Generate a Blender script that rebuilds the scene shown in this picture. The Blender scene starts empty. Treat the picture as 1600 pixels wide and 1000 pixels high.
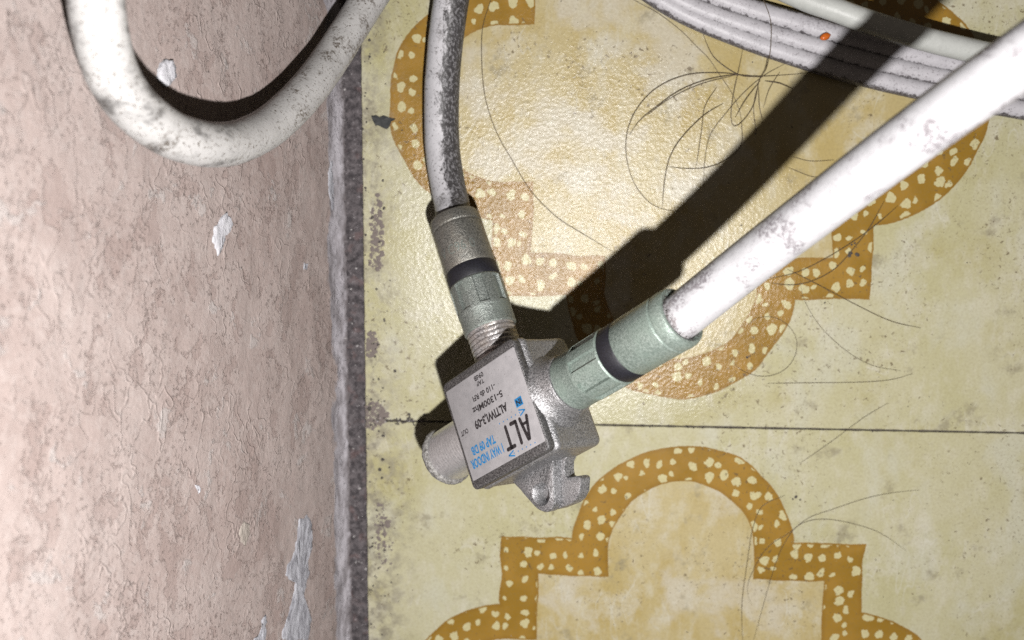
import bpy, math, random
from mathutils import Vector, Matrix, noise as mnoise

random.seed(7)
S = 0.001                      # everything below is laid out in millimetres
sc = bpy.context.scene
col = sc.collection

# ------------------------------------------------------------------ camera
CAM = Vector((-25.762, 100.443, 172.677))
cam_d = bpy.data.cameras.new('camera')
cam = bpy.data.objects.new('camera', cam_d)
col.objects.link(cam)
def euler_mat(rx, ry, rz):
    return (Matrix.Rotation(rz, 3, 'Z') @ Matrix.Rotation(ry, 3, 'Y') @ Matrix.Rotation(rx, 3, 'X'))
CR = euler_mat(-0.14529, 0.03871, 0.0098)
cam.matrix_world = Matrix.Translation(CAM * S) @ CR.to_4x4()
cam_d.sensor_width = 36.0
cam_d.sensor_fit = 'HORIZONTAL'
cam_d.lens = 33.75
cam_d.clip_start = 0.002
cam_d.clip_end = 20.0
cam_d.dof.use_dof = True
cam_d.dof.focus_distance = 0.146
cam_d.dof.aperture_fstop = 22.0
sc.camera = cam

# ------------------------------------------------------------------ world and flash
world = bpy.data.worlds.new('World')
sc.world = world
world.use_nodes = True
bgn = world.node_tree.nodes['Background']
bgn.inputs[0].default_value = (1.0, 0.84, 0.70, 1)
bgn.inputs[1].default_value = 0.07

fl_d = bpy.data.lights.new('phone_flash', 'POINT')
fl_d.energy = 1.42
fl_d.shadow_soft_size = 0.0019
fl_d.color = (1.0, 0.98, 0.96)
flash = bpy.data.objects.new('phone_flash', fl_d)
col.objects.link(flash)
flash.location = Vector((-14.7, 68.0, 172.7)) * S

sc.view_settings.view_transform = 'Standard'
sc.view_settings.look = 'None'
sc.view_settings.exposure = 0.0
sc.view_settings.gamma = 1.0
sc.view_settings.use_curve_mapping = False
sc.render.engine = 'CYCLES'
sc.cycles.use_denoising = False
sc.cycles.denoiser = 'OPENIMAGEDENOISE'
sc.cycles.denoising_input_passes = 'RGB_ALBEDO_NORMAL'
sc.cycles.use_adaptive_sampling = True
sc.cycles.adaptive_threshold = 0.02
sc.cycles.max_bounces = 4
sc.cycles.diffuse_bounces = 0
sc.cycles.glossy_bounces = 2
sc.cycles.sample_clamp_indirect = 4.0

# ------------------------------------------------------------------ node helpers
class NT:
    def __init__(self, name):
        self.mat = bpy.data.materials.new(name)
        self.mat.use_nodes = True
        self.t = self.mat.node_tree
        self.bsdf = self.t.nodes['Principled BSDF']
    def new(self, kind, **kw):
        n = self.t.nodes.new(kind)
        for k, v in kw.items():
            setattr(n, k, v)
        return n
    def put(self, sock, v):
        if hasattr(v, 'is_output'):
            self.t.links.new(v, sock)
        else:
            if sock.type == 'RGBA' and len(v) == 3:
                v = (*v, 1.0)
            sock.default_value = v
    def m(self, op, a, b=None, c=None, clamp=False):
        n = self.new('ShaderNodeMath', operation=op, use_clamp=clamp)
        for i, v in enumerate((a, b, c)):
            if v is not None:
                self.put(n.inputs[i], v)
        return n.outputs[0]
    def ss(self, x, a, b):            # smoothstep from a to b (also when a > b)
        n = self.new('ShaderNodeMapRange', interpolation_type='SMOOTHSTEP')
        inv = a > b
        self.put(n.inputs[0], x)
        n.inputs[1].default_value, n.inputs[2].default_value = (b, a) if inv else (a, b)
        n.inputs[3].default_value, n.inputs[4].default_value = (1, 0) if inv else (0, 1)
        return n.outputs[0]
    def mix(self, f, a, b, mode='MIX'):
        n = self.new('ShaderNodeMix', data_type='RGBA', blend_type=mode)
        self.put(n.inputs[0], f); self.put(n.inputs[6], a); self.put(n.inputs[7], b)
        return n.outputs[2]
    def mixf(self, f, a, b):
        n = self.new('ShaderNodeMix', data_type='FLOAT')
        self.put(n.inputs[0], f); self.put(n.inputs[2], a); self.put(n.inputs[3], b)
        return n.outputs[0]
    def vm(self, op, a, b=None):
        n = self.new('ShaderNodeVectorMath', operation=op)
        self.put(n.inputs[0], a)
        if b is not None:
            self.put(n.inputs[1], b)
        return n.outputs[0]
    def co(self, scale=(1, 1, 1), rnd=False):     # object coordinates in millimetres
        tc = self.new('ShaderNodeTexCoord')
        v = self.vm('MULTIPLY', tc.outputs['Object'], tuple(s / S for s in scale))
        if rnd:
            oi = self.new('ShaderNodeObjectInfo')
            r = self.m('MULTIPLY', oi.outputs['Random'], 500.0)
            v = self.vm('ADD', v, self.xyz(r, r, r))
        return v
    def uv(self):
        return self.new('ShaderNodeTexCoord').outputs['UV']
    def xyz(self, x, y, z=0.0):
        n = self.new('ShaderNodeCombineXYZ')
        for i, v in enumerate((x, y, z)):
            self.put(n.inputs[i], v)
        return n.outputs[0]
    def sep(self, v):
        n = self.new('ShaderNodeSeparateXYZ')
        self.put(n.inputs[0], v)
        return n.outputs
    def noise(self, v, scale=1.0, detail=3.0, rough=0.55, dist=0.0, color=False):
        n = self.new('ShaderNodeTexNoise')
        self.put(n.inputs['Vector'], v)
        n.inputs['Scale'].default_value = scale
        n.inputs['Detail'].default_value = detail
        n.inputs['Roughness'].default_value = rough
        n.inputs['Distortion'].default_value = dist
        return n.outputs[1 if color else 0]
    def vor(self, v, scale=1.0, feature='F1', rnd=1.0, out=0, smooth=None, dim='2D'):
        n = self.new('ShaderNodeTexVoronoi', feature=feature, voronoi_dimensions=dim)
        self.put(n.inputs['Vector'], v)
        n.inputs['Scale'].default_value = scale
        n.inputs['Randomness'].default_value = rnd
        if smooth is not None:
            n.inputs['Smoothness'].default_value = smooth
        return n.outputs[out]
    def bump(self, h, dist_mm, strength=1.0, normal=None):
        n = self.new('ShaderNodeBump')
        self.put(n.inputs['Height'], h)
        n.inputs['Strength'].default_value = strength
        n.inputs['Distance'].default_value = dist_mm * S
        if normal is not None:
            self.put(n.inputs['Normal'], normal)
        return n.outputs[0]
    def out(self, color=None, rough=None, metal=None, normal=None, spec=None):
        for k, v in (('Base Color', color), ('Roughness', rough), ('Metallic', metal),
                     ('Normal', normal), ('Specular IOR Level', spec)):
            if v is not None:
                self.put(self.bsdf.inputs[k], v)
        return self.mat

def wobble(n, v, scale, amount):
    c = n.noise(v, scale, 2.0, color=True)
    return n.vm('ADD', v, n.vm('MULTIPLY', n.vm('SUBTRACT', c, (0.5, 0.5, 0.5)), (amount, amount, amount)))

# ------------------------------------------------------------------ materials
def mat_tile():
    n = NT('printed_tile')
    p0 = n.co()
    q = n.co(rnd=True)
    p = wobble(n, p0, 1.6, 0.30)
    p = n.vm('ADD', p, n.vm('MULTIPLY', n.vm('SUBTRACT', n.noise(q, 0.12, 1.0, color=True), (0.5, 0.5, 0.5)), (1.6, 1.6, 0)))
    s = n.sep(p)
    ax, ay = n.m('ABSOLUTE', s[0]), n.m('ABSOLUTE', s[1])
    def capsule(a, b, r):
        e = n.m('MAXIMUM', n.m('SUBTRACT', b, 31.7), 0.0)
        return n.m('SUBTRACT', n.m('SQRT', n.m('ADD', n.m('MULTIPLY', a, a), n.m('MULTIPLY', e, e))), r)
    def motif(h, r):
        d = n.m('SUBTRACT', n.m('MAXIMUM', ax, ay), h)
        return n.m('MINIMUM', n.m('MINIMUM', d, capsule(ax, ay, r)), capsule(ay, ax, r))
    do, di = motif(33.9, 20.7), motif(26.6, 13.5)
    inside = n.ss(do, 0.08, -0.08)
    inner = n.ss(di, 0.08, -0.08)
    # dots in the band
    pv = wobble(n, q, 0.5, 1.4)
    pv = n.vm('MULTIPLY', pv, (1.0, 0.92, 0.0))
    vd = n.vor(pv, 0.36, rnd=0.6)
    vc = n.vor(pv, 0.36, rnd=0.6, out=1)
    size = n.m('ADD', 0.16, n.m('MULTIPLY', n.sep(vc)[0], 0.17))
    edge = n.m('MULTIPLY', n.m('SUBTRACT', n.noise(q, 1.3, 3.0), 0.5), 0.30)
    dots = n.ss(n.m('SUBTRACT', n.m('ADD', vd, edge), size), 0.015, -0.03)
    keep = n.m('MULTIPLY', n.ss(do, -0.2, -0.45), n.ss(di, 0.15, 0.4))
    dots = n.m('MULTIPLY', dots, keep)
    # colours of the glaze
    cl = n.noise(q, 0.055, 3.0, 0.5, 0.7)
    cl2 = n.noise(n.vm('MULTIPLY', q, (1.0, 0.6, 1.0)), 0.11, 4.0, 0.55, 0.3)
    pale = n.mix(n.ss(cl, 0.34, 0.66), (0.51, 0.48, 0.285), (0.56, 0.53, 0.36))
    pale = n.mix(n.m('MULTIPLY', n.ss(cl2, 0.50, 0.68), 0.85), pale, (0.58, 0.565, 0.44))
    pale = n.mix(n.m('MULTIPLY', n.ss(n.noise(n.vm('ADD', q, (70, 20, 0)), 0.05, 5.0, 0.6), 0.5, 0.68), 0.6), pale, (0.44, 0.395, 0.18))
    och = n.mix(n.ss(cl2, 0.3, 0.6), (0.48, 0.375, 0.155), (0.54, 0.455, 0.25))
    och = n.mix(n.m('MULTIPLY', n.ss(n.noise(q, 0.075, 4.0, 0.6, 0.2), 0.50, 0.64), 0.8), och, (0.60, 0.55, 0.44))
    band = n.mix(n.ss(n.noise(q, 0.12, 3.0), 0.35, 0.65), (0.37, 0.205, 0.032), (0.30, 0.165, 0.018))
    band = n.mix(n.m('MULTIPLY', n.ss(n.m('ABSOLUTE', n.m('ADD', n.m('MULTIPLY', n.m('ADD', do, di), 0.5), 0.0)), 2.6, 3.5), 0.28), band, (0.20, 0.09, 0.013))
    band = n.mix(n.m('MULTIPLY', dots, 0.9), band, (0.64, 0.59, 0.34))
    base = n.mix(inner, pale, och)
    # whitish wear, scuffs and a fine mottle in the glaze
    base = n.mix(n.m('MULTIPLY', n.ss(n.noise(n.vm('MULTIPLY', q, (1.0, 0.5, 1.0)), 0.30, 5.0, 0.68), 0.47, 0.70), 0.42), base, (0.66, 0.63, 0.52))
    base = n.mix(n.m('MULTIPLY', n.ss(n.noise(q, 0.09, 6.0, 0.7, 0.2), 0.54, 0.68), 0.5), base, (0.66, 0.63, 0.53))
    scr = n.m('ABSOLUTE', n.m('SUBTRACT', n.noise(n.vm('MULTIPLY', wobble(n, q, 0.03, 9.0), (0.9, 0.25, 1.0)), 0.30, 1.0), 0.5))
    base = n.mix(n.m('MULTIPLY', n.m('MULTIPLY', n.ss(scr, 0.020, 0.0), n.ss(n.noise(q, 0.09, 3.0), 0.52, 0.62)), 0.40), base, (0.68, 0.66, 0.57))
    grey = n.m('MULTIPLY', n.ss(n.noise(n.vm('ADD', q, (23, 61, 0)), 0.14, 6.0, 0.72), 0.57, 0.70), 0.62)
    base = n.mix(grey, base, (0.27, 0.24, 0.17))
    c = n.mix(n.m('SUBTRACT', inside, inner), base, band)
    c = n.mix(n.m('MULTIPLY', n.ss(n.noise(q, 2.2, 5.0, 0.75), 0.35, 0.75), 0.30), c, (0.25, 0.19, 0.09))
    # fine mottling and pores
    dens = n.ss(n.noise(q, 0.045, 2.0), 0.36, 0.62)
    sp = n.noise(n.vm('ADD', q, (11, 7, 0)), 1.15, 4.0, 0.6, 0.6)
    pm = n.ss(n.m('ADD', sp, n.m('MULTIPLY', dens, 0.085)), 0.70, 0.745)
    sp2 = n.noise(q, 2.6, 3.0, 0.6, 0.5)
    pm = n.m('MAXIMUM', pm, n.m('MULTIPLY', n.ss(n.m('ADD', sp2, n.m('MULTIPLY', dens, 0.07)), 0.695, 0.74), 0.7))
    c = n.mix(n.m('MULTIPLY', pm, 0.75), c, (0.13, 0.09, 0.05))
    # dirt trodden in along the wall side
    wx = n.sep(p0)[0]
    wd = n.m('ADD', wx, n.m('MULTIPLY', n.noise(q, 0.22, 5.0, 0.65), 9.0))
    dirt = n.m('MULTIPLY', n.ss(wd, -43.0, -53.0), n.ss(n.noise(q, 0.38, 6.0, 0.72), 0.40, 0.64))
    c = n.mix(n.m('MULTIPLY', dirt, 0.72), c, (0.155, 0.13, 0.10))
    # orange-peel gloss
    at = n.new('ShaderNodeAttribute', attribute_type='OBJECT', attribute_name='relief')
    sx = n.sep(p0)
    dx, dy = n.m('ADD', sx[0], 18.0), n.m('ADD', sx[1], 22.0)
    dd = n.m('SQRT', n.m('ADD', n.m('MULTIPLY', dx, dx), n.m('MULTIPLY', dy, dy)))
    dd = n.m('ADD', dd, n.m('MULTIPLY', n.noise(q, 0.1, 3.0), 26.0))
    region = n.m('ADD', 0.30, n.m('MULTIPLY', n.ss(dd, 62.0, 30.0), 0.95))
    bh = n.m('ADD', n.m('MULTIPLY', n.vor(wobble(n, q, 0.9, 1.3), 1.35, 'SMOOTH_F1', smooth=0.25), 0.75),
             n.m('MULTIPLY', n.noise(q, 4.2, 3.0, 0.7), 0.85))
    bh = n.m('MULTIPLY', bh, n.m('MULTIPLY', region, at.outputs['Fac']))
    nb = n.bump(bh, 0.052, 1.0)
    r = n.m('ADD', 0.18, n.m('MULTIPLY', n.noise(q, 0.5, 3.0), 0.14))
    r = n.mixf(dirt, r, 0.7)
    return n.out(c, r, 0.0, nb, 0.60)

def mat_wall():
    n = NT('flaking_wall_paint')
    p = n.co()
    z = n.sep(p)[2]
    st = n.vm('MULTIPLY', p, (1.0, 0.85, 1.0))
    w = wobble(n, p, 0.5, 1.6)
    big = n.noise(st, 0.08, 4.0, 0.55, 0.4)
    top = n.mix(n.ss(big, 0.35, 0.65), (0.445, 0.358, 0.332), (0.50, 0.415, 0.388))
    top = n.mix(n.m('MULTIPLY', n.ss(n.noise(st, 0.8, 5.0, 0.65), 0.45, 0.7), 0.45), top, (0.56, 0.49, 0.465))
    # lost paint: older, redder coat below, with crisp edges
    ln = n.noise(n.vm('MULTIPLY', w, (1.0, 0.7, 1.1)), 0.15, 7.0, 0.66, 0.3)
    lost = n.ss(ln, 0.565, 0.578)
    c = n.mix(n.m('MULTIPLY', lost, 0.4), top, (0.345, 0.255, 0.232))
    ln2 = n.noise(n.vm('MULTIPLY', p, (1.0, 0.8, 1.15)), 1.5, 5.0, 0.65, 0.3)
    pit = n.m('MULTIPLY', n.ss(ln2, 0.575, 0.64), n.ss(n.noise(n.vm('ADD', st, (9, 50, 2)), 0.12, 3.0), 0.36, 0.60))
    c = n.mix(n.m('MULTIPLY', pit, 0.42), c, (0.27, 0.205, 0.185))
    thin = n.ss(n.noise(n.vm('ADD', st, (40, 3, 9)), 0.17, 6.0, 0.7, 0.3), 0.60, 0.64)
    c = n.mix(n.m('MULTIPLY', thin, 0.55), c, (0.56, 0.52, 0.505))
    # skirt of grey cement with lime bloom at the foot
    zz = n.m('ADD', z, n.m('MULTIPLY', n.m('SUBTRACT', n.noise(n.vm('MULTIPLY', p, (1, 0.35, 1)), 0.16, 6.0, 0.68), 0.5), 13.0))
    foot = n.ss(zz, 4.4, 3.4)
    cem = n.mix(n.ss(n.noise(n.vm('MULTIPLY', p, (1, 0.3, 1)), 0.6, 5.0, 0.65), 0.36, 0.64), (0.30, 0.275, 0.29), (0.58, 0.55, 0.59))
    c = n.mix(foot, c, cem)
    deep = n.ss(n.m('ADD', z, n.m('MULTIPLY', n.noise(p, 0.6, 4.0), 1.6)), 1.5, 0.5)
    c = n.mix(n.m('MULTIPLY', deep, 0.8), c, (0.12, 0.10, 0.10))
    # scratches and trowel ridges
    rd = n.vm('MULTIPLY', wobble(n, p, 0.16, 5.0), (1.0, 0.34, 0.9))
    rn = n.m('ABSOLUTE', n.m('SUBTRACT', n.noise(rd, 0.22, 2.0, 0.5), 0.5))
    ridge = n.m('MULTIPLY', n.ss(rn, 0.012, 0.0), n.ss(n.noise(p, 0.06, 2.0), 0.42, 0.54))
    h = n.m('SUBTRACT', n.m('MULTIPLY', n.noise(st, 1.6, 6.0, 0.68), 0.5), n.m('MULTIPLY', lost, 0.30))
    h = n.m('SUBTRACT', h, n.m('MULTIPLY', pit, 0.28))
    h = n.m('ADD', h, n.m('MULTIPLY', thin, 0.22))
    h = n.m('ADD', h, n.m('MULTIPLY', ridge, 0.34))
    rd2 = n.vm('MULTIPLY', wobble(n, p, 0.06, 5.0), (1.0, 0.55, 0.4))
    rn2 = n.m('ABSOLUTE', n.m('SUBTRACT', n.noise(rd2, 0.35, 1.0, 0.5), 0.5))
    h = n.m('ADD', h, n.m('MULTIPLY', n.m('MULTIPLY', n.ss(rn2, 0.014, 0.0), n.ss(n.noise(p, 0.09, 2.0), 0.5, 0.6)), 0.16))
    nb = n.bump(h, 0.28, 1.0)
    return n.out(c, 0.72, 0.0, nb, 0.25)

def mat_chip(name, a, b):
    n = NT(name)
    p = n.co()
    st = n.vm('MULTIPLY', p, (1.0, 0.35, 0.8))
    t = n.noise(st, 0.9, 5.0, 0.65)
    c = n.mix(n.ss(t, 0.33, 0.62), a, b)
    nb = n.bump(n.m('ADD', t, n.m('MULTIPLY', n.noise(p, 3.0, 3.0), 0.25)), 0.45)
    return n.out(c, 0.8, 0.0, nb, 0.2)

def mat_joint():
    n = NT('gritty_mortar')
    p = n.co()
    t = n.noise(p, 0.8, 6.0, 0.7)
    c = n.mix(n.ss(t, 0.35, 0.65), (0.055, 0.048, 0.052), (0.165, 0.145, 0.152))
    c = n.mix(n.m('MULTIPLY', n.ss(n.noise(p, 0.35, 4.0), 0.55, 0.68), 0.45), c, (0.19, 0.12, 0.115))
    c = n.mix(n.m('MULTIPLY', n.ss(n.noise(p, 1.6, 3.0), 0.64, 0.72), 0.8), c, (0.34, 0.315, 0.33))
    nb = n.bump(n.noise(p, 1.6, 5.0, 0.65), 0.4)
    return n.out(c, 0.75, 0.0, nb, 0.3)

def mat_bed():
    n = NT('dark_joint_bed')
    p = n.co()
    c = n.mix(n.noise(p, 1.2, 5.0), (0.06, 0.052, 0.045), (0.18, 0.15, 0.12))
    return n.out(c, 0.85, 0.0, n.bump(n.noise(p, 2.0, 4.0), 0.3))

def mat_jacket(name, base, grime, side=None, speck=0.5, patch=0.0, rough=0.42, streak=None, soot=(0.028, 0.025, 0.025), rnd=False, ends=None, seed=(31, 17, 5), plo=0.56):
    """PVC jacket. side = (angle 0..1, half width) of a grimy flank."""
    n = NT(name)
    p = n.co(rnd=rnd)
    u = n.sep(n.uv())
    ang, ln = u[0], u[1]
    t = n.noise(p, 0.5, 4.0, 0.6)
    c = n.mix(n.ss(t, 0.35, 0.7), base, tuple(v * 0.9 for v in base))
    fine = n.noise(p, 2.4, 5.0, 0.7)
    if speck:
        mk = n.m('MULTIPLY', n.ss(fine, 0.565, 0.63), speck)
        mk = n.m('MULTIPLY', mk, n.ss(n.noise(p, 0.35, 3.0), 0.27, 0.50))
        c = n.mix(mk, c, grime)
    if patch:
        pk = n.ss(n.noise(n.vm('ADD', p, seed), 0.16, 4.0, 0.6), plo, plo + 0.1)
        pk = n.m('MULTIPLY', pk, n.ss(fine, 0.42, 0.56))
        c = n.mix(n.m('MULTIPLY', pk, patch), c, grime)
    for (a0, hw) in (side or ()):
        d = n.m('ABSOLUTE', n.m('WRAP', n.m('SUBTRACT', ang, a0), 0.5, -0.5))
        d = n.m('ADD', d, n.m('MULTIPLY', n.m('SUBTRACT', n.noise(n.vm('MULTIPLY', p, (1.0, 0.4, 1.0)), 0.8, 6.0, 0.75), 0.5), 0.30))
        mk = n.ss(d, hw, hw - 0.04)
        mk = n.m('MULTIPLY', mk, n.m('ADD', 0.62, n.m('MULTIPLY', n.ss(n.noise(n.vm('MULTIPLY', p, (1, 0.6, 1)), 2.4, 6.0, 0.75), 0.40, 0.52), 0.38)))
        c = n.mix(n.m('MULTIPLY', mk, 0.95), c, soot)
    if streak is not None:
        a0, hw, l0, l1 = streak
        d = n.m('ABSOLUTE', n.m('WRAP', n.m('SUBTRACT', ang, a0), 0.5, -0.5))
        mk = n.m('MULTIPLY', n.ss(d, hw, hw * 0.4), n.m('MULTIPLY', n.ss(ln, l0, l0 + 8), n.ss(ln, l1, l1 - 8)))
        mk = n.m('MULTIPLY', mk, n.ss(n.noise(n.vm('MULTIPLY', p, (0.6, 1.0, 0.6)), 0.42, 5.0, 0.6), 0.50, 0.68))
        c = n.mix(n.m('MULTIPLY', mk, 0.7), c, soot)
    if ends is not None:
        mk = n.m('MULTIPLY', n.ss(n.m('ADD', ln, n.m('MULTIPLY', n.noise(p, 0.6, 4.0, 0.7), 6.0)), ends, ends - 3.0), n.ss(fine, 0.34, 0.58))
        c = n.mix(n.m('MULTIPLY', mk, 0.8), c, (0.20, 0.16, 0.14))
    nb = n.bump(n.noise(p, 1.8, 4.0, 0.65), 0.05)
    return n.out(c, rough, 0.0, nb, 0.4)

def mat_cast(name, base, dark, metal=0.55, rough=0.42, grain=4.5, depth=0.10, tint=None):
    n = NT(name)
    p = n.co()
    f = n.noise(p, grain, 3.0, 0.75)
    c = n.mix(n.ss(f, 0.36, 0.64), dark, base)
    if tint is not None:
        c = n.mix(n.m('MULTIPLY', n.ss(n.noise(p, 0.35, 4.0, 0.6), 0.42, 0.64), 0.6), c, tint)
    r = n.m('ADD', rough - 0.1, n.m('MULTIPLY', n.noise(p, 1.2, 3.0), 0.25))
    nb = n.bump(f, depth)
    nb = n.bump(n.noise(p, 0.8, 3.0), 0.06, 1.0, nb)
    return n.out(c, r, metal, nb, 0.5)

def mat_plain(name, c, rough=0.5, metal=0.0, spec=0.5):
    n = NT(name)
    p = n.co()
    cc = n.mix(n.noise(p, 2.0, 4.0, 0.6), tuple(v * 0.82 for v in c), tuple(min(1, v * 1.15) for v in c))
    return n.out(cc, rough, metal, None, spec)

def mat_label():
    n = NT('silver_sticker')
    p = n.co()
    c = n.mix(n.ss(n.noise(p, 0.6, 4.0), 0.35, 0.65), (0.44, 0.422, 0.435), (0.50, 0.478, 0.492))
    sp = n.vor(p, 1.9, rnd=1.0, dim='3D')
    sid = n.sep(n.vor(p, 1.9, rnd=1.0, out=1, dim='3D'))[0]
    c = n.mix(n.m('MULTIPLY', n.m('MULTIPLY', n.ss(sp, 0.20, 0.10), n.ss(sid, 0.6, 0.7)), 0.7), c, (0.20, 0.18, 0.18))
    c = n.mix(n.m('MULTIPLY', n.ss(n.noise(p, 6.0, 2.0), 0.6, 0.7), 0.35), c, (0.3, 0.28, 0.28))
    return n.out(c, 0.38, 0.15, n.bump(n.noise(p, 3.0, 3.0), 0.02), 0.5)

def mat_ink(name, c):
    n = NT(name)
    p = n.co()
    cc = n.mix(n.m('MULTIPLY', n.ss(n.noise(p, 5.0, 3.0), 0.58, 0.68), 0.35), c, (0.45, 0.42, 0.43))
    return n.out(cc, 0.45, 0.0, None, 0.4)

M_TILE = mat_tile(); M_WALL = mat_wall(); M_JOINT = mat_joint(); M_BED = mat_bed()
M_LIME = mat_chip('bare_lime', (0.34, 0.335, 0.37), (0.60, 0.60, 0.65))
M_WHITE_CHIP = mat_chip('bare_white_plaster', (0.60, 0.59, 0.63), (0.75, 0.74, 0.78))
M_PALE_CHIP = mat_chip('pale_old_paint', (0.44, 0.385, 0.34), (0.52, 0.46, 0.41))
M_SMEAR = mat_plain('mortar_smear', (0.20, 0.165, 0.15), 0.8)
M_CAST = mat_cast('zinc_casting', (0.52, 0.52, 0.535), (0.13, 0.13, 0.135), 0.62, 0.36, 3.8, 0.10, (0.34, 0.335, 0.34))
M_LID = mat_cast('dark_zinc_lid', (0.23, 0.225, 0.227), (0.06, 0.058, 0.06), 0.6, 0.42, 3.8, 0.14)
M_THREAD = mat_cast('bright_thread', (0.58, 0.56, 0.56), (0.25, 0.235, 0.235), 0.6, 0.32, 3.0, 0.07, (0.42, 0.37, 0.33))
M_PORT = mat_cast('turned_port', (0.78, 0.79, 0.81), (0.62, 0.625, 0.64), 0.75, 0.34, 2.2, 0.03)
M_BURR = mat_cast('port_burr', (0.46, 0.445, 0.43), (0.17, 0.16, 0.15), 0.2, 0.6, 1.8, 0.30)
M_GREEN = mat_cast('green_grey_plating', (0.375, 0.44, 0.40), (0.21, 0.26, 0.23), 0.35, 0.42, 3.0, 0.09, (0.30, 0.375, 0.33))
M_GREY = mat_cast('dull_grey_plating', (0.30, 0.295, 0.27), (0.10, 0.10, 0.092), 0.6, 0.36, 4.0, 0.09, (0.25, 0.235, 0.205))
M_GREYGREEN = mat_cast('grey_green_plating', (0.38, 0.41, 0.385), (0.13, 0.15, 0.14), 0.55, 0.40, 5.0, 0.09, (0.29, 0.335, 0.305))
M_RING = mat_cast('black_seal', (0.016, 0.016, 0.024), (0.007, 0.007, 0.010), 0.0, 0.55, 4.0, 0.03)
M_DARK = mat_plain('dark_hollow', (0.02, 0.02, 0.02), 0.8)
M_LABEL = mat_label()
M_BLACK = mat_ink('black_print', (0.022, 0.018, 0.020))
M_BLUE = mat_ink('blue_print', (0.020, 0.22, 0.50))
M_J_TAP = mat_jacket('jacket_tap', (0.62, 0.605, 0.63), (0.10, 0.09, 0.085), side=((0.975, 0.25),), speck=0.85, patch=0.6)
M_J_IN = mat_jacket('jacket_in', (0.58, 0.57, 0.59), (0.15, 0.125, 0.14), speck=0.3, patch=0.75, ends=7.5, seed=(3, 90, 40), plo=0.50)
M_J_LOOP = mat_jacket('jacket_loop', (0.62, 0.605, 0.595), (0.12, 0.095, 0.075), speck=1.0, patch=0.9, streak=(0.05, 0.90, 58, 115))
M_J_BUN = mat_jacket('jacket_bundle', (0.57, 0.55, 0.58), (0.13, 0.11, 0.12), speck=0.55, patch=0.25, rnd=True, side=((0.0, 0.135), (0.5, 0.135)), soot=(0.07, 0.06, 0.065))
M_J_TOP = mat_jacket('jacket_top', (0.56, 0.57, 0.545), (0.3, 0.29, 0.27), speck=0.2)
M_HAIR = mat_plain('dark_hair', (0.11, 0.078, 0.045), 0.4)
M_FLAKE = mat_plain('charred_flake', (0.04, 0.042, 0.042), 0.7)
M_GRIT = mat_plain('dark_grit', (0.07, 0.06, 0.055), 0.75)
M_SAND = mat_plain('pale_grit', (0.50, 0.47, 0.47), 0.5)
M_CRUMB = mat_plain('orange_crumb', (0.62, 0.14, 0.02), 0.25)

# ------------------------------------------------------------------ object helpers
def thing(name, loc, label, cat, group=None):
    o = bpy.data.objects.new(name, None)
    o.empty_display_size = 0.005
    col.objects.link(o)
    o.location = Vector(loc) * S
    tag(o, label, cat, group)
    o['_o'] = list(loc)
    return o
def tag(o, label, cat, group=None):
    o['label'] = label
    o['category'] = cat
    if group:
        o['group'] = group
    return o
ORG = {}
def mk(name, verts, faces, mat, parent=None, smooth=True, origin=None, uvs=None, sharp=None):
    """one mesh object; verts in world millimetres"""
    if parent is not None:
        org = ORG[parent.name]
    else:
        org = Vector(origin) if origin is not None else Vector((0, 0, 0))
    me = bpy.data.meshes.new(name)
    me.from_pydata([tuple((Vector(v) - org) * S) for v in verts], [], faces)
    me.materials.append(mat)
    if smooth:
        me.polygons.foreach_set('use_smooth', [True] * len(me.polygons))
        if sharp is not None:
            me.set_sharp_from_angle(angle=math.radians(sharp))
    if uvs is not None:
        lay = me.uv_layers.new(name='UVMap')
        k = 0
        for poly in me.polygons:
            for li in poly.loop_indices:
                lay.data[li].uv = uvs[k]
                k += 1
    me.update()
    o = bpy.data.objects.new(name, me)
    col.objects.link(o)
    if parent is not None:
        o.parent = parent
        ORG[o.name] = org
    else:
        o.location = org * S
        ORG[o.name] = org
    return o
def thing_e(name, loc, label, cat, group=None):
    o = thing(name, loc, label, cat, group)
    del o['_o']
    ORG[o.name] = Vector(loc)
    return o

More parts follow.
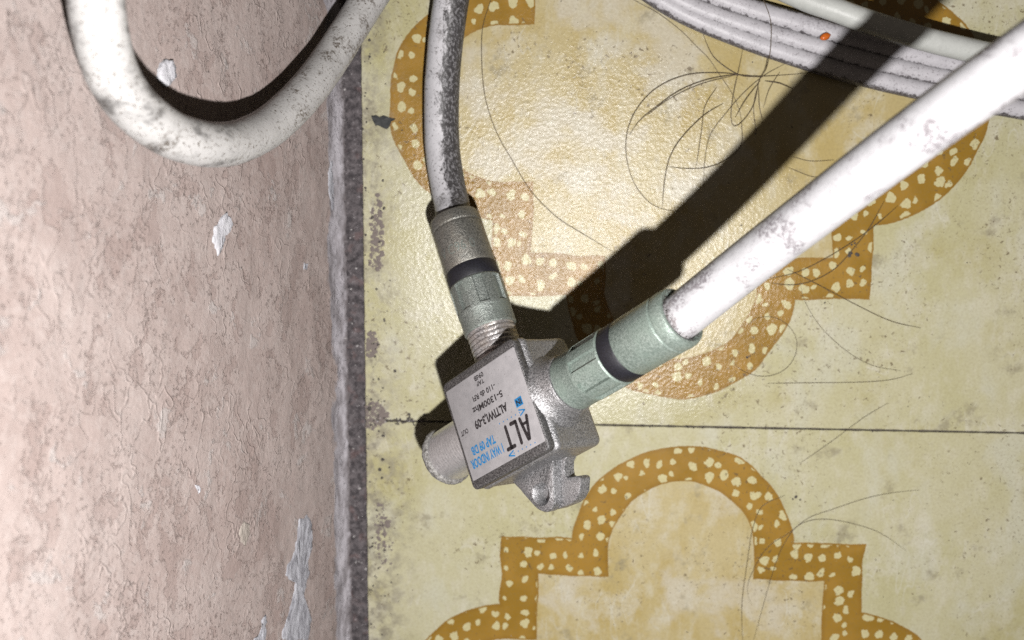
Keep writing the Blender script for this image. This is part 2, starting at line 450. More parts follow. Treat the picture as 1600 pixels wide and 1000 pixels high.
def spline(pts, step=1.0):
    P = [Vector(p) for p in pts]
    P = [P[0] * 2 - P[1]] + P + [P[-1] * 2 - P[-2]]
    out = []
    for i in range(1, len(P) - 2):
        a, b, c, d = P[i - 1:i + 3]
        k = max(2, int((c - b).length / step))
        for j in range(k):
            t = j / k
            out.append(0.5 * ((2 * b) + (c - a) * t + (2 * a - 5 * b + 4 * c - d) * t * t + (3 * b - a - 3 * c + d) * t ** 3))
    out.append(P[-2])
    return out
def tube(name, pts, r, mat, parent=None, sides=24, step=1.0, origin=None, rough=0.0, ref=(1, 0, 0), taper=False):
    c = spline(pts, step)
    n = len(c)
    verts, faces, uvs = [], [], []
    T = [(c[min(i + 1, n - 1)] - c[max(i - 1, 0)]).normalized() for i in range(n)]
    X = Vector(ref); X = (X - T[0] * X.dot(T[0])).normalized()
    ln, lens = 0.0, []
    for i in range(n):
        if i:
            ln += (c[i] - c[i - 1]).length
        lens.append(ln)
        X = (X - T[i] * X.dot(T[i])).normalized()
        Y = T[i].cross(X)
        rr = r
        if taper:
            e = min(i, n - 1 - i) / max(1, n * 0.15)
            rr = r * min(1.0, 0.35 + 0.65 * e)
        for k in range(sides):
            a = 2 * math.pi * k / sides
            q = rr
            if rough:
                q += rough * mnoise.noise(c[i] * 0.35 + Vector((math.cos(a), math.sin(a), 0)) * 0.8)
            verts.append(c[i] + (X * math.cos(a) + Y * math.sin(a)) * q)
    for i in range(n - 1):
        for k in range(sides):
            k2 = (k + 1) % sides
            faces.append((i * sides + k, i * sides + k2, (i + 1) * sides + k2, (i + 1) * sides + k))
            uvs += [(k / sides, lens[i]), ((k + 1) / sides, lens[i]), ((k + 1) / sides, lens[i + 1]), (k / sides, lens[i + 1])]
    faces.append(tuple(range(sides))[::-1]); uvs += [(0, 0)] * sides
    faces.append(tuple((n - 1) * sides + k for k in range(sides))); uvs += [(0, lens[-1])] * sides
    return mk(name, verts, faces, mat, parent, True, origin, uvs)
def frame(axis, ref):
    z = Vector(axis).normalized()
    x = Vector(ref); x = (x - z * x.dot(z)).normalized()
    return x, z.cross(x), z
def polar(name, org, axis, ref, prof, mat, parent, nseg=64, rfun=None, sharp=35, closed=False, angles=None):
    """surface of revolution: prof = [(r, h)]; rfun(angle, i, r) may reshape it"""
    x, y, z = frame(axis, ref)
    org = Vector(org)
    A = angles if angles is not None else [2 * math.pi * k / nseg for k in range(nseg)]
    m = len(A)
    verts, faces = [], []
    for i, (r, h) in enumerate(prof):
        for a in A:
            rr, hh = (rfun(a, i, r, h) if rfun else (r, h))
            verts.append(org + (x * math.cos(a) + y * math.sin(a)) * rr + z * hh)
    rows = len(prof)
    for i in range(rows - 1 + (1 if closed else 0)):
        j = (i + 1) % rows
        for k in range(m):
            k2 = (k + 1) % m
            faces.append((i * m + k, i * m + k2, j * m + k2, j * m + k))
    if not closed:
        faces.append(tuple(range(m))[::-1])
        faces.append(tuple((rows - 1) * m + k for k in range(m)))
    return mk(name, verts, faces, mat, parent, True, None, None, sharp)

# ------------------------------------------------------------------ measured paths and outlines (millimetres)
LOOP_CABLE = [(-50.04,138.85,3.6),(-53.52,135.16,3.8),(-56.76,130.14,5.5),(-60.8,120.17,14.5),(-62.71,114.51,22.0),(-64.6,110.14,29.0),(-66.3,107.01,35.5),(-67.87,105.01,43.0),(-69.02,104.47,48.5),(-70.26,104.69,53.0),(-71.69,105.58,57.0),(-73.1,107.86,62.0),(-73.74,110.82,66.0),(-73.57,114.51,69.0),(-73.1,118.42,71.0),(-72.63,123.28,72.0)]
TAP_CABLE = [(-42.37,96.23,8.2),(-43.33,99.78,6.4),(-44.23,104.69,5.2),(-44.49,109.59,4.8),(-44.49,114.43,4.8),(-44.14,119.76,4.9),(-43.56,125.0,5.2),(-42.76,130.16,5.6),(-41.53,136.22,6.2),(-39.77,143.13,7.0)]
IN_CABLE = [(-2.2,88.05,47.5),(1.87,92.22,50.5),(6.14,96.73,54.5),(9.91,100.83,58.5),(13.91,105.14,63.0),(18.37,109.79,68.0),(23.31,114.57,73.0),(28.51,119.18,78.0)]
BUNDLE_1 = [(-18.6,138.81,1.6),(-12.51,134.33,1.6),(-6.97,130.77,1.6),(-3.09,128.67,1.6),(1.12,126.88,1.6),(8.74,124.05,1.6),(20.11,120.49,1.6),(26.39,118.81,1.6),(35.51,116.73,1.6),(46.46,114.55,1.6),(59.55,112.39,1.6),(72.58,110.66,1.6)]
BUNDLE_2 = [(-14.82,138.75,1.9),(-8.72,133.75,1.9),(-4.07,130.83,1.9),(2.97,128.11,1.9),(11.1,125.61,1.9),(19.98,123.21,1.9),(26.13,121.55,1.9),(35.21,119.47,1.9),(46.12,117.3,1.9),(59.16,115.14,1.9),(72.14,113.31,1.9)]
BUNDLE_3 = [(-8.83,137.2,1.9),(-1.65,132.83,1.9),(3.84,130.75,1.9),(10.41,128.67,1.9),(17.31,126.79,1.9),(25.74,124.4,1.9),(35.02,122.23,1.9),(45.9,120.06,1.9),(58.91,117.91,1.9),(71.86,116.08,1.9)]
BUNDLE_4 = [(2.67,138.92,3.5),(10.14,133.6,4.5),(16.47,130.26,6.0),(20.25,128.78,7.0),(24.35,127.18,7.5),(30.7,125.17,7.5),(39.34,123.04,7.0),(50.33,120.96,6.0),(63.51,119.08,5.0)]
HAIR_TANGLE = [[(-13.99,132.48,0.2),(-10.65,130.68,0.2),(-7.41,128.99,0.2),(-3.57,126.23,0.2),(-0.5,123.34,0.2),(1.56,121.41,0.2),(3.66,118.5,0.2),(5.77,115.58,0.2),(7.37,112.1,0.2),(7.75,108.48,0.2)],[(19.04,119.21,0.2),(14.59,118.75,0.2),(9.36,118.53,0.2),(3.34,119.05,0.2),(-2.29,118.65,0.2),(-7.12,116.59,0.2),(-10.43,113.22,0.2),(-12.21,109.08,0.2),(-12.28,104.55,0.2),(-10.82,100.0,0.2),(-8.02,96.59,0.2),(-4.9,95.28,0.2),(-2.59,95.11,0.2)],[(10.87,118.36,0.2),(6.36,118.7,0.2),(1.5,117.93,0.2),(-3.32,116.05,0.2),(-7.76,112.86,0.2),(-10.35,110.6,0.2),(-11.81,108.34,0.2)],[(5.61,118.51,0.2),(0.4,117.19,0.2),(-4.79,114.75,0.2),(-8.86,111.73,0.2)],[(0.05,126.36,0.2),(1.3,123.26,0.2),(2.88,121.07,0.2),(6.73,118.7,0.2),(10.49,118.36,0.2)],[(7.29,123.11,0.2),(6.85,120.36,0.2),(5.94,115.19,0.2),(5.73,111.47,0.2),(6.36,109.98,0.2),(7.83,110.92,0.2),(9.58,113.73,0.2),(10.33,117.8,0.2),(11.18,119.65,0.2),(11.57,121.77,0.2)],[(14.86,120.77,0.2),(11.23,118.73,0.2),(7.98,115.94,0.2),(5.11,112.58,0.2),(2.26,108.45,0.2),(1.48,103.92,0.2),(1.47,99.37,0.2)],[(10.52,117.8,0.2),(8.05,114.46,0.2),(6.48,111.47,0.2)],[(4.3,113.88,0.2),(0.99,111.81,0.2),(-2.66,108.03,0.2),(-4.64,104.62,0.2),(-5.46,100.44,0.2),(-5.69,95.85,0.2)],[(7.65,110.74,0.2),(7.64,106.62,0.2),(4.72,103.95,0.2),(1.72,102.79,0.2),(-1.71,102.57,0.2),(-4.97,102.92,0.2)],[(10.18,117.06,0.2),(9.58,113.73,0.2),(9.91,110.75,0.2),(10.36,109.08,0.2)],[(10.27,116.69,0.2),(10.54,113.36,0.2),(11.21,111.14,0.2)],[(13.82,119.29,0.2),(12.09,116.34,0.2),(11.3,113.18,0.2)],[(3.06,116.65,0.2),(1.12,113.3,0.2),(0.71,109.19,0.2),(0.0,102.77,0.2)],[(11.27,117.73,0.2),(13.92,117.27,0.2),(16.21,116.36,0.2)]]
HAIR_OVER = [(10.7,118.43,0.3),(11.34,119.69,0.6),(11.27,121.92,3.4),(11.25,124.38,3.9),(10.95,127.37,4.1),(9.63,130.58,4.1),(8.91,132.22,3.6)]
HAIR_BESIDE = [(-35.87,133.28,0.2),(-36.41,131.14,0.2),(-37.83,126.41,0.2),(-37.91,120.12,0.2),(-37.2,114.21,0.2),(-35.24,108.58,0.2),(-32.48,103.8,0.2),(-29.0,98.33,0.2),(-24.26,93.73,0.2),(-19.52,90.82,0.2),(-13.96,87.57,0.2)]
HAIR_PAIR_UPPER = [(35.52,96.47,0.2),(32.5,93.61,0.2),(28.67,90.51,0.2),(24.01,87.39,0.2),(18.88,84.65,0.2),(14.06,83.35,0.2)]
HAIR_PAIR_LOWER = [(33.07,97.24,0.2),(30.95,92.78,0.2),(28.74,89.5,0.2),(25.34,85.35,0.2),(21.41,83.03,0.2),(17.79,82.24,0.2),(14.1,82.52,0.2)]
HAIR_CROSS = [(16.83,85.03,0.2),(22.26,82.43,0.2),(29.39,78.8,0.2),(35.67,75.98,0.2),(41.04,74.81,0.2)]
HAIR_RING = [(10.44,74.94,0.2),(11.76,76.08,0.2),(13.93,76.45,0.2),(16.15,75.87,0.2),(18.15,74.23,0.2),(19.22,72.0,0.2),(18.96,69.18,0.2),(17.42,66.9,0.2),(15.0,65.66,0.2),(12.52,65.53,0.2),(10.0,66.34,0.2),(8.29,67.59,0.2),(7.25,69.27,0.2)]
HAIR_STRAIGHT = [(14.25,64.2,0.2),(22.23,64.46,0.2),(30.46,64.72,0.2),(36.18,65.25,0.2),(40.2,66.45,0.2)]
HAIR_WISP = [(19.3,83.4,0.2),(19.72,80.65,0.2),(21.55,77.07,0.2),(24.47,73.49,0.2),(29.06,69.78,0.2),(33.29,67.74,0.2),(37.98,66.97,0.2)]
HAIR_LOW_LONG = [(18.6,43.2,0.2),(14.52,41.01,0.2),(12.93,36.55,0.2),(12.36,31.45,0.2),(11.69,23.72,0.2),(11.66,19.82,0.2),(12.14,13.73,0.2)]
HAIR_LOW_UPPER = [(42.84,44.79,0.2),(37.77,44.05,0.2),(33.1,42.9,0.2),(27.29,40.68,0.2),(23.01,38.9,0.2),(19.57,35.87,0.2),(16.48,33.68,0.2),(14.59,31.08,0.2),(12.77,26.76,0.2),(12.56,24.17,0.2),(13.49,21.61,0.2)]
HAIR_LOW_LOWER = [(41.28,33.03,0.2),(37.53,35.68,0.2),(33.44,37.47,0.2),(26.6,38.78,0.2),(21.87,37.83,0.2),(19.24,34.6,0.2),(17.47,29.88,0.2),(15.8,22.54,0.2),(13.97,13.79,0.2)]
HAIR_SEAM = [(36.26,61.01,0.2),(32.14,58.3,0.2),(25.79,53.07,0.2),(20.87,49.27,0.2)]
HAIR_UNDER_A = [(16.81,104.81,0.2),(19.87,104.09,0.2),(24.0,104.31,0.2)]
HAIR_UNDER_B = [(16.15,102.92,0.2),(20.01,101.45,0.2),(21.91,101.28,0.2)]
FLAKE = [(-57.62,111.29,0.3),(-56.82,111.52,0.3),(-56.02,111.08,0.3),(-55.34,111.53,0.3),(-54.66,111.2,0.3),(-53.18,110.88,0.3),(-53.87,110.32,0.3),(-54.21,109.54,0.3),(-54.79,108.98,0.3),(-55.59,109.3,0.3),(-56.5,109.63,0.3),(-56.84,109.52,0.3),(-57.29,110.4,0.3)]
SPOTS = [(10.8,68.84,1.05),(11.46,69.56,0.81),(23.43,78.97,0.7),(26.59,75.3,0.58),(25.93,74.94,0.47),(29.07,68.09,0.58),(23.17,65.16,0.58),(27.88,87.86,1.63),(28.35,89.23,1.16),(20.43,42.79,1.28),(21.39,42.33,0.81),(9.01,120.72,0.7),(-24.36,106.9,0.35),(-55.03,76.27,0.58),(-55.63,74.73,0.81),(-55.18,72.37,0.58),(-56.86,69.96,1.28),(-57.8,70.42,1.05),(-57.47,67.56,0.81),(-56.11,61.57,0.93),(-56.73,59.74,0.7),(-58.16,59.1,1.05),(-58.78,57.63,0.93),(-55.2,57.34,0.58),(-54.35,58.93,0.35),(-53.8,52.85,0.35),(-56.25,35.63,0.93),(-55.81,30.84,1.16),(-57.57,25.43,0.81),(-56.14,21.61,0.7),(15.05,45.0,0.35),(-5.97,31.84,0.23),(1.41,41.99,0.23),(9.83,29.86,0.58),(11.55,31.28,0.47),(-57.7,47.34,0.47),(-56.34,38.15,0.47),(-51.19,28.79,0.35),(29.92,20.41,0.58),(11.37,16.43,0.7),(-23.18,21.87,0.23)]
SMEARS = [[(-56.33,97.93),(-55.9,94.51),(-55.49,88.76),(-55.77,84.35),(-56.71,83.64),(-58.23,84.08),(-58.31,86.99),(-57.58,89.89),(-58.0,93.34),(-57.04,96.21)],[(-58.71,72.9),(-57.3,72.33),(-56.62,69.96),(-57.35,68.04),(-58.54,67.54),(-59.12,68.73)],[(-59.0,59.33),(-56.97,59.37),(-55.08,57.34),(-55.81,55.5),(-57.98,53.99),(-59.06,54.45)],[(-57.17,40.64),(-55.49,38.17),(-54.33,31.89),(-54.86,26.78),(-56.59,25.46),(-57.78,29.26),(-57.95,35.59)]]
CHIP_ROUND = [(95.17,34.65),(94.49,33.58),(93.54,33.15),(92.45,33.85),(91.77,35.0),(90.43,35.7),(89.18,36.39),(89.14,37.01),(90.29,37.71),(91.76,38.07),(92.84,37.86),(93.51,36.76),(94.57,35.93)]
CHIP_LONG = [(42.57,13.75),(40.07,11.8),(36.79,12.03),(34.8,13.59),(31.58,13.33),(29.29,15.28),(26.24,15.41),(22.54,13.11),(19.12,14.24),(23.22,22.49),(25.4,22.83),(27.8,20.48),(29.71,19.12),(31.86,18.24),(33.08,19.33),(34.42,21.3),(36.16,20.1),(36.84,18.71),(39.11,17.45),(42.32,16.61)]
CHIP_LOW = [(30.28,27.93),(29.05,27.37),(26.96,27.56),(26.04,28.15),(27.52,31.11),(28.14,29.47),(29.72,28.78)]
CHIP_DOT = [(86.26,12.89),(85.96,11.6),(85.01,11.95),(84.98,12.95)]
CHIP_EDGE = [(115.37,46.96),(115.45,45.68),(114.51,45.35),(113.47,45.15),(112.62,45.47),(112.12,46.41),(111.77,47.45),(112.48,48.41),(114.28,48.04)]
CHIP_SMALL = [(103.48,2.4),(102.62,0.53),(97.87,1.17),(94.51,2.72),(97.89,3.77),(101.23,3.88)]
CHIP_MARK = [(57.62,44.06),(57.05,43.25),(56.01,43.01),(55.9,43.67),(56.8,43.96)]
CHIP_PALE = [(47.9,32.75),(46.91,31.27),(45.27,31.16),(44.09,32.57),(44.93,33.85),(46.46,34.33),(47.57,33.71)]
CRUMB = [(20.28,124.71,4.0)]
# ------------------------------------------------------------------ floor
Y0, Y1 = -170.0, 340.0
X_EDGE = -59.3                       # tiles stop here, gritty mortar joint up to the wall
SEAM_Y, SEAM_X = 55.8, 78.0
PY = 113.5
def box_mesh(x0, x1, y0, y1, z0, z1, bev=0.25):
    v = []
    for z, b in ((z0, 0), (z1 - bev, 0), (z1 - bev * 0.3, bev * 0.3), (z1, bev)):
        v += [(x0 + b, y0 + b, z), (x1 - b, y0 + b, z), (x1 - b, y1 - b, z), (x0 + b, y1 - b, z)]
    f = [(3, 2, 1, 0)]
    for i in range(3):
        for k in range(4):
            f.append((i * 4 + k, i * 4 + (k + 1) % 4, i * 4 + 4 + (k + 1) % 4, i * 4 + 4 + k))
    f.append((12, 13, 14, 15))
    return v, f
v, f = box_mesh(-70, 420, Y0, Y1, -9.0, -0.75, 0.1)
floor = mk('floor', v, f, M_BED, None, False)
floor['kind'] = 'structure'
def wavy_tile(name, cx, cy, x0, x1, y0, y1, relief):
    """slab with slightly chipped, uneven edges"""
    loop = []
    def edge(a, b):
        L = (Vector(b) - Vector(a)).length
        k = int(L / 0.8)
        for i in range(k):
            t = i / k
            q = Vector(a).lerp(Vector(b), t)
            nrm = Vector((-(b[1] - a[1]), b[0] - a[0])).normalized()
            w = 0.11 * mnoise.noise(Vector((q.x * 0.5, q.y * 0.5, 3.1))) + 0.06 * mnoise.noise(Vector((q.x * 1.7, q.y * 1.7, 9.4)))
            loop.append(q + nrm * (w + 0.06 if 0 < i else 0.1))
    edge((x0, y0), (x1, y0)); edge((x1, y0), (x1, y1)); edge((x1, y1), (x0, y1)); edge((x0, y1), (x0, y0))
    n = len(loop)
    c = Vector(((x0 + x1) / 2, (y0 + y1) / 2))
    verts = []
    for z, ins in ((-6.0, 0.0), (-0.2, 0.0), (-0.05, 0.05), (0.0, 0.16)):
        for q in loop:
            d = Vector((ins if q.x < c.x else -ins, ins if q.y < c.y else -ins))
            nx = min(abs(q.x - x0), abs(q.x - x1)); ny = min(abs(q.y - y0), abs(q.y - y1))
            if nx > 1: d.x = 0
            if ny > 1: d.y = 0
            verts.append((q.x + d.x, q.y + d.y, z))
    faces = []
    for i in range(3):
        for k in range(n):
            faces.append((i * n + k, i * n + (k + 1) % n, (i + 1) * n + (k + 1) % n, (i + 1) * n + k))
    faces.append(tuple(3 * n + k for k in range(n)))
    o = mk(name, verts, faces, M_TILE, None, False, (cx, cy, 0))
    o.parent = floor
    o['relief'] = relief
    return o
g = 0.09
for ci, (cx, xa, xb) in enumerate(((0.0, X_EDGE, SEAM_X - g), (SEAM_X + 62, SEAM_X + g, SEAM_X + 135.0))):
    for r, (cy, ya, yb) in enumerate(((113.6, SEAM_Y + g, SEAM_Y + PY - g), (0.0, SEAM_Y - PY + g, SEAM_Y - g))):
        wavy_tile('floor_tile', cx - (2.1 if r == 0 else 0.0), cy, xa, xb, ya, yb, 1.0 if r == 0 else 0.45)

def blob_outline(cx, cy, r, seed, k=14, jag=0.45):
    out = []
    for i in range(k):
        a = 2 * math.pi * i / k
        q = r * (1 + jag * mnoise.noise(Vector((math.cos(a) * 1.3 + seed * 7.7, math.sin(a) * 1.3, seed))) * 1.6)
        out.append((cx + math.cos(a) * q, cy + math.sin(a) * q))
    return out
def refine(outline, step, jag, seed):
    out = []
    n = len(outline)
    for i in range(n):
        a, b = Vector(outline[i]), Vector(outline[(i + 1) % n])
        k = max(1, int((b - a).length / step))
        for j in range(k):
            q = a.lerp(b, j / k)
            nrm = Vector((-(b - a).y, (b - a).x)).normalized()
            w = jag * (mnoise.noise(Vector((q.x * 0.9, q.y * 0.9, seed))) + 0.6 * mnoise.noise(Vector((q.x * 2.7, q.y * 2.7, seed + 4))))
            out.append(q + nrm * w)
    return out
def flake_mesh(loop, h, rim, to3d, rough=0.0, seed=0.0):
    """thin uneven flake over an outline: foot loop, raised inset rings and a centre"""
    n = len(loop)
    c = Vector((sum(p[0] for p in loop) / n, sum(p[1] for p in loop) / n))
    verts, faces = [], []
    levels = ((1.0, -h * 0.6), (1.0 - rim * 0.35, h * 0.75), (1.0 - rim, h), (0.62, h * 1.05), (0.3, h * 1.0))
    for s, z in levels:
        for p in loop:
            q = c + (Vector(p) - c) * s
            zz = z + (rough * mnoise.noise(Vector((q.x * 1.1, q.y * 1.1, seed))) if z > 0 else 0)
            verts.append(to3d(q.x, q.y, zz))
    verts.append(to3d(c.x, c.y, h))
    for i in range(len(levels) - 1):
        for k in range(n):
            faces.append((i * n + k, i * n + (k + 1) % n, (i + 1) * n + (k + 1) % n, (i + 1) * n + k))
    b = (len(levels) - 1) * n
    for k in range(n):
        faces.append((b + k, b + (k + 1) % n, len(verts) - 1))
    return verts, faces
on_floor = lambda x, y, z: (x, y, z)
# mortar joint between tiles and wall
WX = -63.5
gy = [Y0 + 60 + 0.45 * i for i in range(int((Y1 - Y0 - 120) / 0.45))]
gx = [-64.2 + 0.4 * i for i in range(14)]
verts, faces = [], []
for y in gy:
    for x in gx:
        h = 0.42 * mnoise.fractal(Vector((x * 0.9, y * 0.9, 2.0)), 0.9, 2.1, 4) - 0.15
        e = max(0.0, (x - (X_EDGE - 0.5)) / 0.6)
        verts.append((x, y, h - 0.6 * e))
m = len(gx)
for i in range(len(gy) - 1):
    for k in range(m - 1):
        faces.append((i * m + k, i * m + k + 1, (i + 1) * m + k + 1, (i + 1) * m + k))
joint = mk('mortar_joint', verts, faces, M_JOINT, None, True)
joint.parent = floor

# ------------------------------------------------------------------ wall
LEAN = 0.26                          # the wall face leans back
def wall_relief(y, z):
    v = Vector((y * 0.09, z * 0.16, 5.0))
    a = 0.16 * mnoise.fractal(v, 0.9, 2.0, 3)
    b = 0.07 * mnoise.fractal(Vector((y * 0.35, z * 0.6, 1.0)), 0.8, 2.0, 4)
    foot = 0.5 * max(0.0, 1 - z / 5.0) * mnoise.fractal(Vector((y * 0.22, 8.0, 2.0)), 0.8, 2.0, 4)
    return a + b + foot * 4.0
prof = []
for i in range(14):
    t = i / 13
    zq = -0.6 + 4.2 * t
    prof.append((WX - LEAN * zq + 1.3 * (1 - t) ** 2.2, zq))
z = prof[-1][1]
while z < 115:
    z += 0.62
    prof.append((WX - LEAN * z, z))
while z < 330:
    z += 9.0
    prof.append((WX - LEAN * z, z))
ys = [Y0]
while ys[-1] < Y1:
    ys.append(ys[-1] + (0.62 if -15 <= ys[-1] < 165 else 5.0))
verts, faces = [], []
for y in ys:
    for (x, z) in prof:
        fade = min(1.0, max(0.15, z / 6.0))
        verts.append((x + wall_relief(y, z) * fade, y, z))
m = len(prof)
for i in range(len(ys) - 1):
    for k in range(m - 1):
        faces.append((i * m + k, (i + 1) * m + k, (i + 1) * m + k + 1, i * m + k + 1)[::-1])
# back of the wall, so it is a solid slab
b0 = len(verts)
for y in (Y0, Y1):
    for z in (-0.6, 330.0):
        verts.append((WX - 140, y, z))
faces.append((b0, b0 + 1, b0 + 3, b0 + 2))
wall = mk('wall', verts, faces, M_WALL, None, True)
wall['kind'] = 'structure'
def on_wall(y, z, h):
    return (WX - LEAN * z + wall_relief(y, z) * min(1.0, max(0.15, z / 6.0)) + h, y, z + LEAN * h)
for nm, outline, mat, h in (('paint_chip', CHIP_ROUND, M_WHITE_CHIP, 0.30), ('bare_patch', CHIP_LONG, M_LIME, 0.22), ('bare_patch', CHIP_LOW, M_LIME, 0.22),
                        ('paint_chip', CHIP_DOT, M_LIME, 0.15), ('paint_chip', CHIP_EDGE, M_WHITE_CHIP, 0.7), ('paint_chip', CHIP_MARK, M_WHITE_CHIP, 0.2),
                        ('paint_chip', CHIP_PALE, M_PALE_CHIP, 0.2), ('paint_chip', CHIP_SMALL, M_LIME, 0.15)):
    v, f = flake_mesh(refine(outline, 0.4, 0.5, h * 20), h * 0.7, 0.07, on_wall, 0.12, h * 11)
    f = [tuple(reversed(q)) for q in f] if False else f
    o = mk(nm, v, f, mat, None, True)
    o.parent = wall

# ------------------------------------------------------------------ the tap
A = Vector((-31.057, 77.143, 31.397))
BU = Vector((-0.6421, -0.5382, -0.5465)).normalized()
BV = Vector((0.330, -0.837, 0.435)); BV = (BV - BU * BV.dot(BU)).normalized()
BW = BU.cross(BV).normalized()                  # outward from the label
BA, BB, BC = 18.2, 17.9, 11.7
def B(u, v, w):
    return A + BU * u + BV * v + BW * w
tap = thing_e('coaxial_tap', B(10.0, 24.0, -9.5), 'small grey die-cast signal tap with a printed silver label, held up by two cables', 'signal tap')

def rrect(u0, u1, v0, v1, r, k=6):
    out = []
    for cx, cy, a0 in ((u1 - r, v1 - r, 0), (u0 + r, v1 - r, 90), (u0 + r, v0 + r, 180), (u1 - r, v0 + r, 270)):
        for i in range(k + 1):
            a = math.radians(a0 + 90 * i / k)
            out.append((cx + r * math.cos(a), cy + r * math.sin(a)))
    return out
def loft(name, levels, mat, parent, r=1.0, u=(0, BA), v=(0, BB), sharp=40, jitter=0.0):
    verts, faces = [], []
    for (w, ins) in levels:
        lp = rrect(u[0] + ins, u[1] - ins, v[0] + ins, v[1] - ins, max(0.15, r - ins * 0.6))
        for (a, b) in lp:
            j = jitter * mnoise.noise(Vector((a, b, w)) * 0.7)
            verts.append(B(a + j, b + j, w))
    n = len(verts) // len(levels)
    for i in range(len(levels) - 1):
        for k in range(n):
            faces.append((i * n + k, (i + 1) * n + k, (i + 1) * n + (k + 1) % n, i * n + (k + 1) % n))
    faces.append(tuple(range(n)))
    faces.append(tuple((len(levels) - 1) * n + k for k in range(n))[::-1])
    return mk(name, verts, faces, mat, parent, True, None, None, sharp)
body = loft('body', [(-1.55, 0.45), (-1.75, 0.1), (-1.95, -0.12), (-2.5, -0.24), (-3.0, -0.05), (-3.3, 0.02), (-7, 0.0), (-10.9, -0.1), (-11.4, 0.05), (-11.7, 0.5)], M_CAST, tap, 1.1, jitter=0.05)
lid = loft('front_plate', [(0.0, 0.34), (-0.08, 0.12), (-0.26, 0.0), (-1.3, 0.02), (-1.5, 0.15), (-1.65, 0.5)], M_LID, tap, 1.0, jitter=0.03)
lab = loft('label', [(0.06, 0.03), (0.05, 0.0), (-0.05, 0.0)], M_LABEL, lid, 0.25, (0.25, 17.55), (1.45, 16.45), 30)

def flat(name, polys, mat, parent, w=0.075):
    """flat printed shapes on the label: list of (u, v) polygons"""
    verts, faces = [], []
    for P in polys:
        b = len(verts)
        verts += [B(a, c, w) for a, c in P]
        faces.append(tuple(range(b, b + len(P))))
    return mk(name, verts, faces, mat, parent, False)
def capsule_poly(a, b, r):
    a, b = Vector(a), Vector(b)
    t = math.atan2((b - a).y, (b - a).x)
    out = []
    for c, t0 in ((b, t - math.pi / 2), (a, t + math.pi / 2)):
        for i in range(9):
            q = t0 + math.pi * i / 8
            out.append((c.x + r * math.cos(q), c.y + r * math.sin(q)))
    return out
def disc_poly(c, r):
    return [(c[0] + r * math.cos(i * 0.7854), c[1] + r * math.sin(i * 0.7854)) for i in range(8)]
def lettering(text, u0, u1, v0, v1, mat, parent, bold=0.0, w=0.078, place=None, name='lettering'):
    cu = bpy.data.curves.new('t', 'FONT')
    cu.body = text
    cu.offset = bold
    cu.resolution_u = 3
    ob = bpy.data.objects.new('t', cu)
    col.objects.link(ob)
    bpy.context.view_layer.update()
    me = ob.to_mesh()
    V = [(q.co.x, q.co.y) for q in me.vertices]
    F = [tuple(p.vertices) for p in me.polygons]
    ob.to_mesh_clear()
    bpy.data.objects.remove(ob)
    bpy.data.curves.remove(cu)
    x0 = min(q[0] for q in V); x1 = max(q[0] for q in V)
    y0 = min(q[1] for q in V); y1 = max(q[1] for q in V)
    place = place or (lambda a, b: B(a, b, w))
    W = [place(u0 + (q[0] - x0) / (x1 - x0) * (u1 - u0), v0 + (q[1] - y0) / (y1 - y0) * (v1 - v0)) for q in V]
    return mk(name, W, F, mat, parent, False)
lettering('09dB', 8.1, 10.4, 1.95, 2.75, M_BLACK, lab, 0.028)
lettering('TAP', 8.4, 10.2, 2.98, 3.68, M_BLACK, lab, 0.028)
lettering('-110 db RFI', 6.45, 12.0, 4.6, 5.5, M_BLACK, lab, 0.028)
lettering('5-1300Mhz', 5.45, 12.85, 6.2, 7.25, M_BLACK, lab, 0.026)
lettering('ALTIWI,3-09', 5.35, 13.35, 7.95, 9.6, M_BLACK, lab, 0.038)
lettering('OUT', 15.15, 17.0, 8.5, 9.3, M_BLACK, lab, 0.026)
lettering('TAP 09 DB', 10.0, 15.8, 11.55, 13.0, M_BLUE, lab, 0.034)
lettering('1 WAY INDOOR', 8.9, 16.8, 13.4, 14.9, M_BLUE, lab, 0.034)
flat('blue_square', [[(2.0, 8.63), (3.57, 8.63), (3.57, 9.97), (2.0, 9.97)]], M_BLUE, lab)
lettering('IN', 2.22, 3.38, 8.86, 9.76, M_BLACK, lab, 0.041, 0.085)
HW = 0.30
flat('lettering', [capsule_poly((2.2, 11.75), (3.0, 14.95), HW), capsule_poly((3.75, 11.7), (3.25, 14.95), HW), capsule_poly((2.6, 12.6), (3.5, 12.6), 0.22)], M_BLACK, lab, 0.080)
flat('lettering', [capsule_poly((4.75, 11.65), (4.85, 14.95), HW), capsule_poly((4.75, 11.65), (5.85, 11.62), HW)], M_BLACK, lab, 0.082)
flat('lettering', [capsule_poly((7.1, 11.6), (7.15, 14.85), HW), capsule_poly((6.35, 14.85), (8.0, 14.85), HW)], M_BLACK, lab, 0.084)
flat('arrow_mark', [capsule_poly((3.3, 10.4), (2.15, 10.8), 0.11), capsule_poly((2.15, 10.8), (3.3, 11.25), 0.11)] + [disc_poly((3.34 + 0.945 * i, 10.81 - 0.03 * i), 0.115) for i in range(6)], M_BLUE, lab)
flat('arrow_mark', [capsule_poly((7.05, 15.38), (8.2, 15.76), 0.11), capsule_poly((8.2, 15.76), (7.05, 16.17), 0.11)] + [disc_poly((7.02 - 0.945 * i, 15.78 + 0.03 * i), 0.115) for i in range(6)], M_BLUE, lab)

